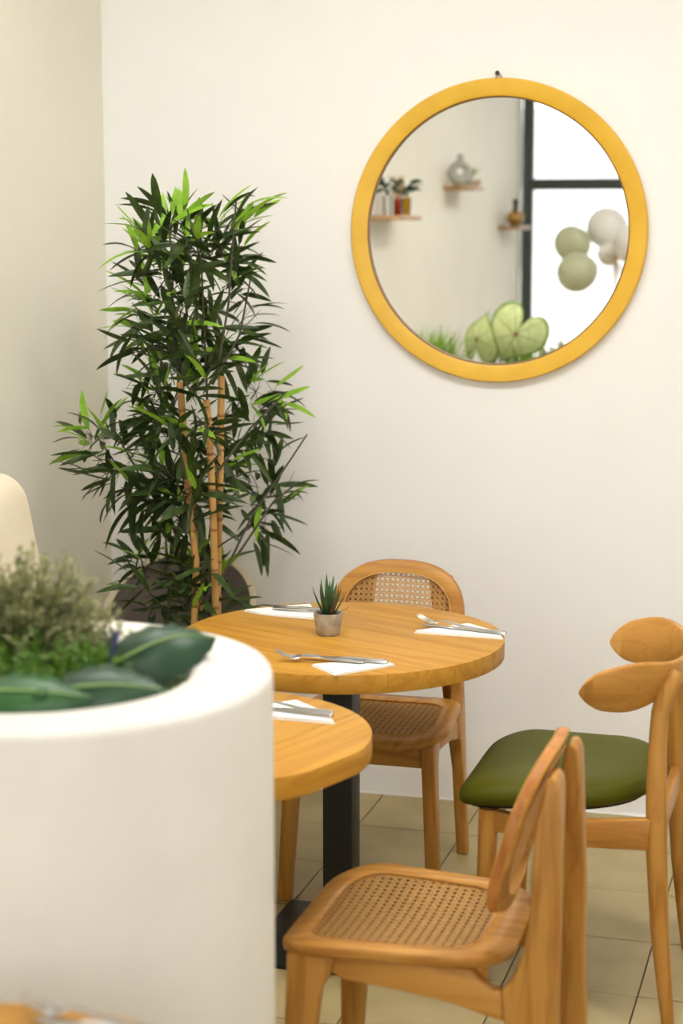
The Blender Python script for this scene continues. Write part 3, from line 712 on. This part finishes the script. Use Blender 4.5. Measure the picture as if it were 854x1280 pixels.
# ------------------------------------------------------------------ bamboo plant
BX, BY = -1.64, 4.45
bp_ = thing('bamboo_plant', 'tall artificial bamboo with light cane stems standing in the corner', 'plant', (BX, BY, 0))
MB().lathe([(.001, 0), (.105, 0), (.110, .01), (.135, .25), (.140, .27), (.140, .285), (.128, .285), (.124, .262), (.001, .258)], 36, caps=False).build('pot', BLACKP, bp_, angle=50)
MB().lathe([(.1245, .25), (.10, .266), (.02, .27), (.001, .27)], 24).build('soil', SOIL, bp_)
off = Vector((BX, BY, 0))
CANES = [[(-1.645, 4.43, .26), (-1.65, 4.40, .66), (-1.643, 4.40, .831), (-1.659, 4.40, .958), (-1.67, 4.40, 1.125), (-1.681, 4.40, 1.296)],
         [(-1.66, 4.47, .26), (-1.66, 4.47, .655), (-1.67, 4.47, .798), (-1.68, 4.47, 1.053)],
         [(-1.60, 4.44, .26), (-1.597, 4.42, .66), (-1.601, 4.42, .936), (-1.609, 4.42, 1.167), (-1.617, 4.42, 1.25)],
         [(-1.62, 4.49, .26), (-1.62, 4.50, .728), (-1.61, 4.50, 1.03), (-1.603, 4.50, 1.306)]]
for c in CANES:
    P = [Vector(p) - off for p in c]; cn = MB().tube(P, .0095, 10).build('cane', CULM, bp_, angle=60)
    nd = MB(); L = sum((P[i + 1] - P[i]).length for i in range(len(P) - 1)); s = .05
    while s < L:
        q = s
        for i in range(len(P) - 1):
            l = (P[i + 1] - P[i]).length
            if q <= l:
                d = (P[i + 1] - P[i]).normalized(); a = P[i] + d * q; nd.tube([a - d * .004, a - d * .001, a + d * .001, a + d * .004], [.0096, .0112, .0112, .0096], 10); break
            q -= l
        s += .085 + .03 * rg.random()
    nd.build('cane_rings', CULM_NODE, cn)['kind'] = 'stuff'
THIN = [[(-1.694, 1.287), (-1.709, 1.453), (-1.72, 1.597), (-1.738, 1.736)], [(-1.619, 1.247), (-1.632, 1.413), (-1.636, 1.598), (-1.678, 1.736)], [(-1.605, 1.30), (-1.576, 1.496), (-1.57, 1.659), (-1.563, 1.76)],
        [(-1.66, .842), (-1.762, .946), (-1.874, 1.049), (-1.952, 1.142)], [(-1.675, .906), (-1.806, 1.03), (-1.894, 1.165)], [(-1.61, .728), (-1.527, .935), (-1.46, 1.064), (-1.427, 1.128)], [(-1.561, .827), (-1.494, .957), (-1.439, 1.002)],
        [(-1.61, 1.038), (-1.536, 1.166), (-1.47, 1.251)], [(-1.665, .691), (-1.753, .774), (-1.81, .788)], [(-1.675, 1.203), (-1.746, 1.244), (-1.777, 1.369)], [(-1.603, 1.29), (-1.555, 1.414), (-1.532, 1.558)], [(-1.653, .671), (-1.674, .756), (-1.662, .822)], [(-1.626, .672), (-1.611, .738)]]
CL = [(-1.747,4.474,1.736,9,0.45,-0.2,1.0),(-1.704,4.518,1.736,10,0.40,0.0,1.0),(-1.546,4.401,1.735,10,0.40,0.3,1.0),(-1.535,4.463,1.760,5,0.60,0.6,0.6),(-1.820,4.570,1.657,8,0.30,-0.7,0.4),(-1.685,4.571,1.658,11,0.10,0.1,0.6),(-1.552,4.355,1.630,10,0.05,0.2,0.3),(-1.690,4.378,1.609,10,0.10,-0.2,0.3),(-1.736,4.334,1.689,5,0.60,-0.6,0.7),(-1.533,4.443,1.659,5,0.10,0.6,0.2),(-1.618,4.328,1.570,11,0.02,0.0,0.2),(-1.564,4.448,1.547,9,0.02,0.6,0.4),(-1.761,4.502,1.533,7,0.20,-0.4,0.5),(-1.514,4.398,1.559,5,0.00,1.0,0.3),(-1.799,4.509,1.480,9,0.60,-0.6,0.6),(-1.824,4.485,1.439,7,0.60,-1.0,-0.1),(-1.651,4.327,1.470,11,0.10,-0.1,0.2),(-1.619,4.476,1.463,11,0.10,0.1,0.2),(-1.514,4.393,1.449,7,0.10,0.7,0.6),(-1.551,4.436,1.384,8,0.30,0.7,0.2),(-1.734,4.399,1.394,10,0.40,-0.6,0.4),(-1.701,4.514,1.366,11,0.20,0.0,0.4),(-1.608,4.443,1.362,9,0.10,0.2,0.4),(-1.765,4.364,1.375,5,0.30,-1.0,0.0),(-1.731,4.473,1.305,8,0.40,-0.2,0.8),(-1.688,4.538,1.301,9,0.50,0.1,0.9),(-1.750,4.406,1.269,7,0.50,-0.5,0.6),(-1.469,4.382,1.278,9,0.50,0.5,0.7),(-1.430,4.429,1.264,6,0.60,1.0,0.3),(-1.514,4.582,1.195,8,0.00,0.6,0.0),(-1.552,4.593,1.150,8,0.00,0.4,-0.3),(-1.555,4.508,1.222,6,0.00,-0.4,0.0),(-1.958,4.573,1.150,9,0.50,-0.3,0.9),(-1.999,4.557,1.129,7,0.60,-1.0,0.2),(-1.850,4.426,1.148,7,0.20,0.3,0.6),(-1.885,4.346,1.093,8,0.00,-0.9,-0.1),(-1.896,4.503,1.041,8,0.00,-0.8,-0.2),(-1.849,4.476,1.089,7,0.00,0.2,0.1),(-1.795,4.421,0.991,8,0.00,-0.7,-0.3),(-1.824,4.383,1.017,5,0.10,-1.0,0.0),(-1.755,4.434,0.949,6,0.00,-0.8,-0.2),(-1.747,4.451,1.201,8,0.00,-0.7,0.0),(-1.715,4.395,1.156,7,0.00,-0.6,-0.1),(-1.541,4.402,1.130,6,0.00,0.3,0.0),(-1.646,4.448,1.121,5,0.00,0.0,0.0),(-1.770,4.561,1.016,8,0.50,-0.3,0.9),(-1.672,4.484,1.009,9,0.40,0.1,0.6),(-1.663,4.399,0.979,9,0.10,-0.1,0.0),(-1.585,4.398,1.024,6,0.10,0.5,0.5),(-1.459,4.447,1.064,7,0.10,0.5,0.7),(-1.415,4.378,1.013,9,0.15,0.9,0.2),(-1.469,4.376,0.970,7,0.10,-0.1,0.1),(-1.477,4.464,0.914,7,0.00,0.5,-0.4),(-1.479,4.344,1.056,5,0.00,-0.4,0.2),(-1.812,4.455,0.787,9,0.30,-0.3,0.9),(-1.810,4.421,0.776,7,0.05,-1.0,0.0),(-1.780,4.518,0.770,7,0.10,0.4,0.4),(-1.821,4.529,0.667,5,0.00,0.0,-0.3),(-1.766,4.514,0.805,4,0.00,0.3,0.8),(-1.698,4.513,0.765,8,0.30,-0.1,0.9),(-1.609,4.425,0.765,8,0.30,0.5,0.8),(-1.708,4.507,0.711,7,0.20,-0.7,0.1),(-1.595,4.415,0.714,8,0.00,0.9,0.3),(-1.664,4.480,0.675,6,0.00,0.2,0.1),(-1.717,4.411,0.686,5,0.00,0.2,0.0)]
CL += [(x, 4.36 + .02 * (i % 4), z, 8, .12, dx, dz) for i, (x, z, dx, dz) in enumerate([(-1.74, 1.30, -.5, .3), (-1.63, 1.28, .1, .5), (-1.58, 1.33, .4, .3), (-1.70, 1.19, -.3, .3), (-1.62, 1.20, .3, .2), (-1.72, 1.08, -.4, .1), (-1.58, 1.10, .5, .2), (-1.70, 1.42, -.1, .3), (-1.60, 1.44, .3, .2), (-1.66, 1.52, 0, .4), (-1.66, 1.64, 0, .3), (-1.60, 1.62, .3, .3), (-1.74, 1.60, -.4, .3), (-1.68, .93, -.3, .2), (-1.63, .80, .1, .5), (-1.70, 1.02, -.2, .5), (-1.62, 1.04, .2, .6), (-1.66, 1.00, 0, .1), (-1.60, .98, .5, .1), (-1.72, .97, -.5, .0), (-1.66, 1.14, 0, .6), (-1.64, .74, .2, .5)])]
lm = {}
for nm, m in (('dark', BAM_D), ('light', BAM_L)):
    lm[nm] = []
    for k, (L, W, dr) in enumerate(((.120, .021, .12), (.105, .019, .32), (.135, .0205, .24), (.095, .018, -.12), (.118, .0225, .42))):
        lm[nm].append(mesh_of(blade(L, W, 7, dr, .30, 0, lambda s: 0 if s in (0, 1) else (sin(pi * s ** .85)) ** .62), 'leaf_' + nm, m))
for st in THIN:
    P = [Vector((x - .12 * max(0, x + 1.6), BY + rg.uniform(-.03, .03) + 1.7 * max(0, x + 1.6), z)) - off for x, z in st]
    MB().tube(P, [.0034 - .0016 * i / len(P) for i in range(len(P))], 5).build('branch', TWIG, bp_)
leaves = []; tw = MB()
for (x, y, z, n, lf, dx, dz) in CL:
    n = int(n * 1.6 + .5); z -= .045 * max(0, min(1, (z - 1.62) / .08))
    if x > -1.62:                                        # the right-hand sprays lean back toward the wall
        y2 = max(y, 2.885 / (-x / y + .268)); x *= y2 / y; z = CAM_H + (z - CAM_H) * y2 / y; y = y2
    c = Vector((x, y, z)) - off; ax = Vector((x - BX, 0, 0)) * .0
    bias = Vector((dx, rg.uniform(-.3, .3), dz)); root = c - bias * .03
    tw.tube([root, c + bias.normalized() * .02 if bias.length > .05 else c + Vector((0, 0, .02))], [.0016, .0010], 4)
    for k in range(n):
        d = bias * .9 + Vector((rg.gauss(0, .55), rg.gauss(0, .50), rg.gauss(0, .45)))
        p = c + Vector((rg.uniform(-.035, .035), rg.uniform(-.03, .03), rg.uniform(-.045, .045)))
        light = rg.random() < lf
        leaves.append((('light' if light else 'dark'), rg.randrange(5), aim(p, d, rg.uniform(-.9, .9), rg.uniform(.75, 1.12))))
        dn = d.normalized(); tw.tube([c, p], .0007, 3)
tw.build('twigs', TWIG, bp_)['kind'] = 'stuff'
leaves.sort(key=lambda q: q[2].translation.y)         # nearest ones as pieces
for nm, k, M in leaves[:300]: inst('leaf', lm[nm][k], bp_, M)
rest = MB()
for nm, k, M in leaves[300:]:
    me = lm[nm][k]; rest.add([M @ v.co for v in me.vertices], [tuple(p.vertices) for p in me.polygons], 0 if nm == 'dark' else 1)
rest.build('further_leaves', [BAM_D, BAM_L], bp_, angle=180)['kind'] = 'stuff'

# ------------------------------------------------------------------ shelves on the left wall, seen in the mirror
def shelf(label, yc, z, L, D):
    return tag(MB().box((0, -L / 2, 0), (D, L / 2, .024)).build('wall_shelf', SHELFW, None, bevel=.002, loc=(WALL_L, yc, z)), label, 'shelf', 'floating wooden wall shelves')
shelf('floating wooden shelf with the reed diffuser, leftmost in the mirror', 1.86, 1.705, .46, .15)
shelf('floating wooden shelf under the grey ring vase', .285, 1.868, .42, .135)
shelf('floating wooden shelf with the round gold bottle, beside the window', -1.28, 1.645, .46, .13)
S1, S2, S3 = 1.7291, 1.8921, 1.6691
df = thing('reed_diffuser', 'amber glass bottle with rattan reeds on the shelf', 'diffuser', (-2.105, 1.84, S1))
MB().lathe([(.001, 0), (.019, 0), (.020, .003), (.020, .075), (.012, .085), (.012, .095), (.0105, .095), (.0105, .084), (.018, .074), (.018, .004), (.001, .004)], 20, caps=False).build('bottle', AMBER, df)
MB().lathe([(.001, .005), (.0175, .005), (.0175, .055), (.001, .055)], 20, caps=False).build('oil', OIL, df)
for k in range(7):
    a = k * .9; MB().tube([(.004 * cos(a), .004 * sin(a), .01), (.030 * cos(a), .040 * sin(a), .185)], .0022, 5).build('reed', REED, df)
def shelf_plant(label, loc, glass, spread, vh):
    t = thing('vase_plant', label, 'plant', loc)
    MB().lathe([(.001, 0), (.017, 0), (.019, .004), (.022, vh), (.0205, vh), (.0175, .006), (.001, .006)], 20, caps=False).build('vase', glass, t)
    me = mesh_of(blade(.055, .032, 5, .35, .2), 'round_leaf', CALA_D)
    for k in range(22):
        a = rg.uniform(0, 2 * pi); p = Vector((cos(a) * spread * rg.uniform(.2, .7), sin(a) * spread * rg.uniform(.2, 1), vh + rg.uniform(.02, .075)))
        inst('leaf', me, t, aim(p, (cos(a), sin(a), rg.uniform(-.3, .9)), rg.uniform(-1, 1)))
        if k % 3 == 0: MB().tube([(0, 0, .01), (0, 0, vh), p], .0015, 4).build('stem', CALA_M, t)
shelf_plant('dark leafy sprigs in a clear vase on the leftmost mirrored shelf, beside the frame', (-2.12, 1.975, S1), GLASS, .05, .09)
shelf_plant('dark leafy sprigs in a yellow glass vase next to the reed diffuser', (-2.10, 1.69, S1), YELLOWG, .055, .085)
dv = thing('ring_vase', 'grey ceramic vase with a hole through its body', 'vase', (-2.112, .43, S2), radians(68))
vb = MB(); L = []
nU, nV = 40, 14
for i in range(nU):
    a = 2 * pi * i / nU; R, r = .043, .026 + .006 * -sin(a)
    L.append([((r * .95) * sin(2 * pi * j / nV), (R + r * cos(2 * pi * j / nV)) * cos(a), .070 + (R + r * cos(2 * pi * j / nV)) * sin(a)) for j in range(nV)])
vb.loft(L, closed=True).build('ring_body', VASEG, dv, angle=80)
MB().lathe([(.030, .118), (.022, .138), (.017, .152), (.019, .168), (.016, .168), (.014, .150)], 20, caps=False).build('neck', VASEG, dv)
ap = thing('air_plant', 'spiky green plant behind the grey ring vase on the middle shelf', 'plant', (-2.10, .20, S2))
MB().lathe([(.001, 0), (.018, 0), (.022, .035), (.019, .035), (.016, .005), (.001, .005)], 16, caps=False).build('pot', VASEG, ap)
me = mesh_of(blade(.10, .012, 5, .25, .4), 'spike_leaf', FERN)
for k in range(16):
    a = k * 2.4; inst('leaf', me, ap, aim((0, 0, .03), (cos(a) * .5, sin(a) * .5, 1), 0, .7 + .3 * rg.random()))
sb = MB(); n = 24
sb.loft([[(r * cos(2 * pi * j / n), r * 1.1 * sin(2 * pi * j / n), z + .006 * sin(3 * 2 * pi * j / n) * (z > .02)) for j in range(n)] for r, z in ((.010, 0), (.018, .006), (.028, .022), (.030, .030), (.027, .030), (.016, .010), (.004, .007))])
tag(sb.build('wooden_bowl', REED, None, loc=(-2.088, .125, S2)), 'small tan bowl at the outer end of the middle shelf', 'bowl')
gb = thing('round_bottle', 'round ribbed gold bottle with a black neck on the shelf by the window', 'bottle', (-2.115, -1.24, S3))
prof = [(.001, 0), (.022, 0)] + [(.006 + .048 * sin(t), .050 - .050 * cos(t)) for t in [pi * q / 14 for q in range(3, 13)]] + [(.013, .100), (.001, .100)]
rb = MB(); n = 48
rb.loft([[(r * (1 + .04 * cos(16 * 2 * pi * j / n)) * cos(2 * pi * j / n), r * (1 + .04 * cos(16 * 2 * pi * j / n)) * sin(2 * pi * j / n), z) for j in range(n)] for r, z in prof], caps=False)
rb.build('bottle_body', GOLDB, gb, angle=70)
MB().lathe([(.001, .094), (.024, .097), (.015, .108), (.013, .135), (.018, .140), (.018, .165), (.001, .166)], 20, caps=False).build('bottle_neck', BLACKP, gb)
tp = thing('light_switch', 'small white switch plate on the left wall below the bottle shelf', 'switch', (WALL_L, -1.50, 1.36))
MB().box((0, -.045, -.045), (.009, .045, .045)).build('plate', WPLASTIC, tp, bevel=.003); MB().box((.009, -.018, -.03), (.014, .018, .03)).build('rocker', WPLASTIC, tp, bevel=.002)

# ------------------------------------------------------------------ balloons on a stand near the window
sd = thing('balloon_stand', 'slim white stand that holds the balloons by the shop window', 'stand', (-1.42, -.80, 0))
MB().lathe([(.001, 0), (.14, 0), (.14, .012), (.02, .03), (.001, .03)], 28, caps=False).build('base', WPLASTIC, sd)
MB().tube([(0, 0, .02), (0, 0, 1.47)], .010, 10).build('pole', WPLASTIC, sd)
def balloon(label, c, r, m, k):
    hub = Vector((-1.42, -.80, 1.47)); c = Vector(c); d = (c - hub).normalized()
    t = thing('balloon', label, 'balloon', c); Q = Vector((0, 0, 1)).rotation_difference(d).to_matrix().to_4x4()
    pf = [(max(.001, r * sin(a)) * (1 if a > pi / 2 else 1), -r * cos(a) * (1.0 if a > pi / 2 else 1.10)) for a in [pi * q / 20 for q in range(21)]]
    b = MB().lathe(pf, 32); b.v = [tuple(Q @ Vector(v)) for v in b.v]; b.build('balloon_skin', m, t, angle=180)
    kn = MB().lathe([(.001, -r * 1.09), (.008, -r * 1.12), (.011, -r * 1.15), (.001, -r * 1.15)], 12); kn.v = [tuple(Q @ Vector(v)) for v in kn.v]; kn.build('knot', m, t)
    rb_ = MB().tube([tuple(d * -r * 1.13), tuple(hub - c)], .0018, 4); rb_.build('ribbon', RIBBON, t)
balloon('upper sage green balloon reflected in the mirror', (-1.709, -.95, 1.565), .110, SAGE, 0)
balloon('lower sage green balloon, in front of the other sage one', (-1.640, -.70, 1.395), .118, SAGE, 1)
balloon('white balloon behind the sage ones, highest of the bunch', (-1.510, -1.05, 1.660), .125, WHITEB, 2)
balloon('white balloon at the mirror\'s side edge, beside the dried grass', (-1.31, -.75, 1.57), .115, WHITEB, 3)
balloon('small white balloon low in the middle of the bunch', (-1.475, -.90, 1.50), .07, WHITEB, 4)
pp = thing('pampas_bunch', 'tan dried pampas sprays tied under the balloons', 'dried flowers', (-1.42, -.79, 1.46))
mb = MB()
for k in range(60):
    d = Vector((rg.uniform(-.6, 1), rg.uniform(-.4, .4), rg.uniform(-.9, .5))).normalized(); b = blade(.17 * rg.uniform(.6, 1), .006, 4, .3, .2)
    M = aim((0, 0, 0), d, 0); mb.add([M @ Vector(v) for v in b.v], b.f)
mb.build('sprays', PAMPAS, pp)['kind'] = 'stuff'
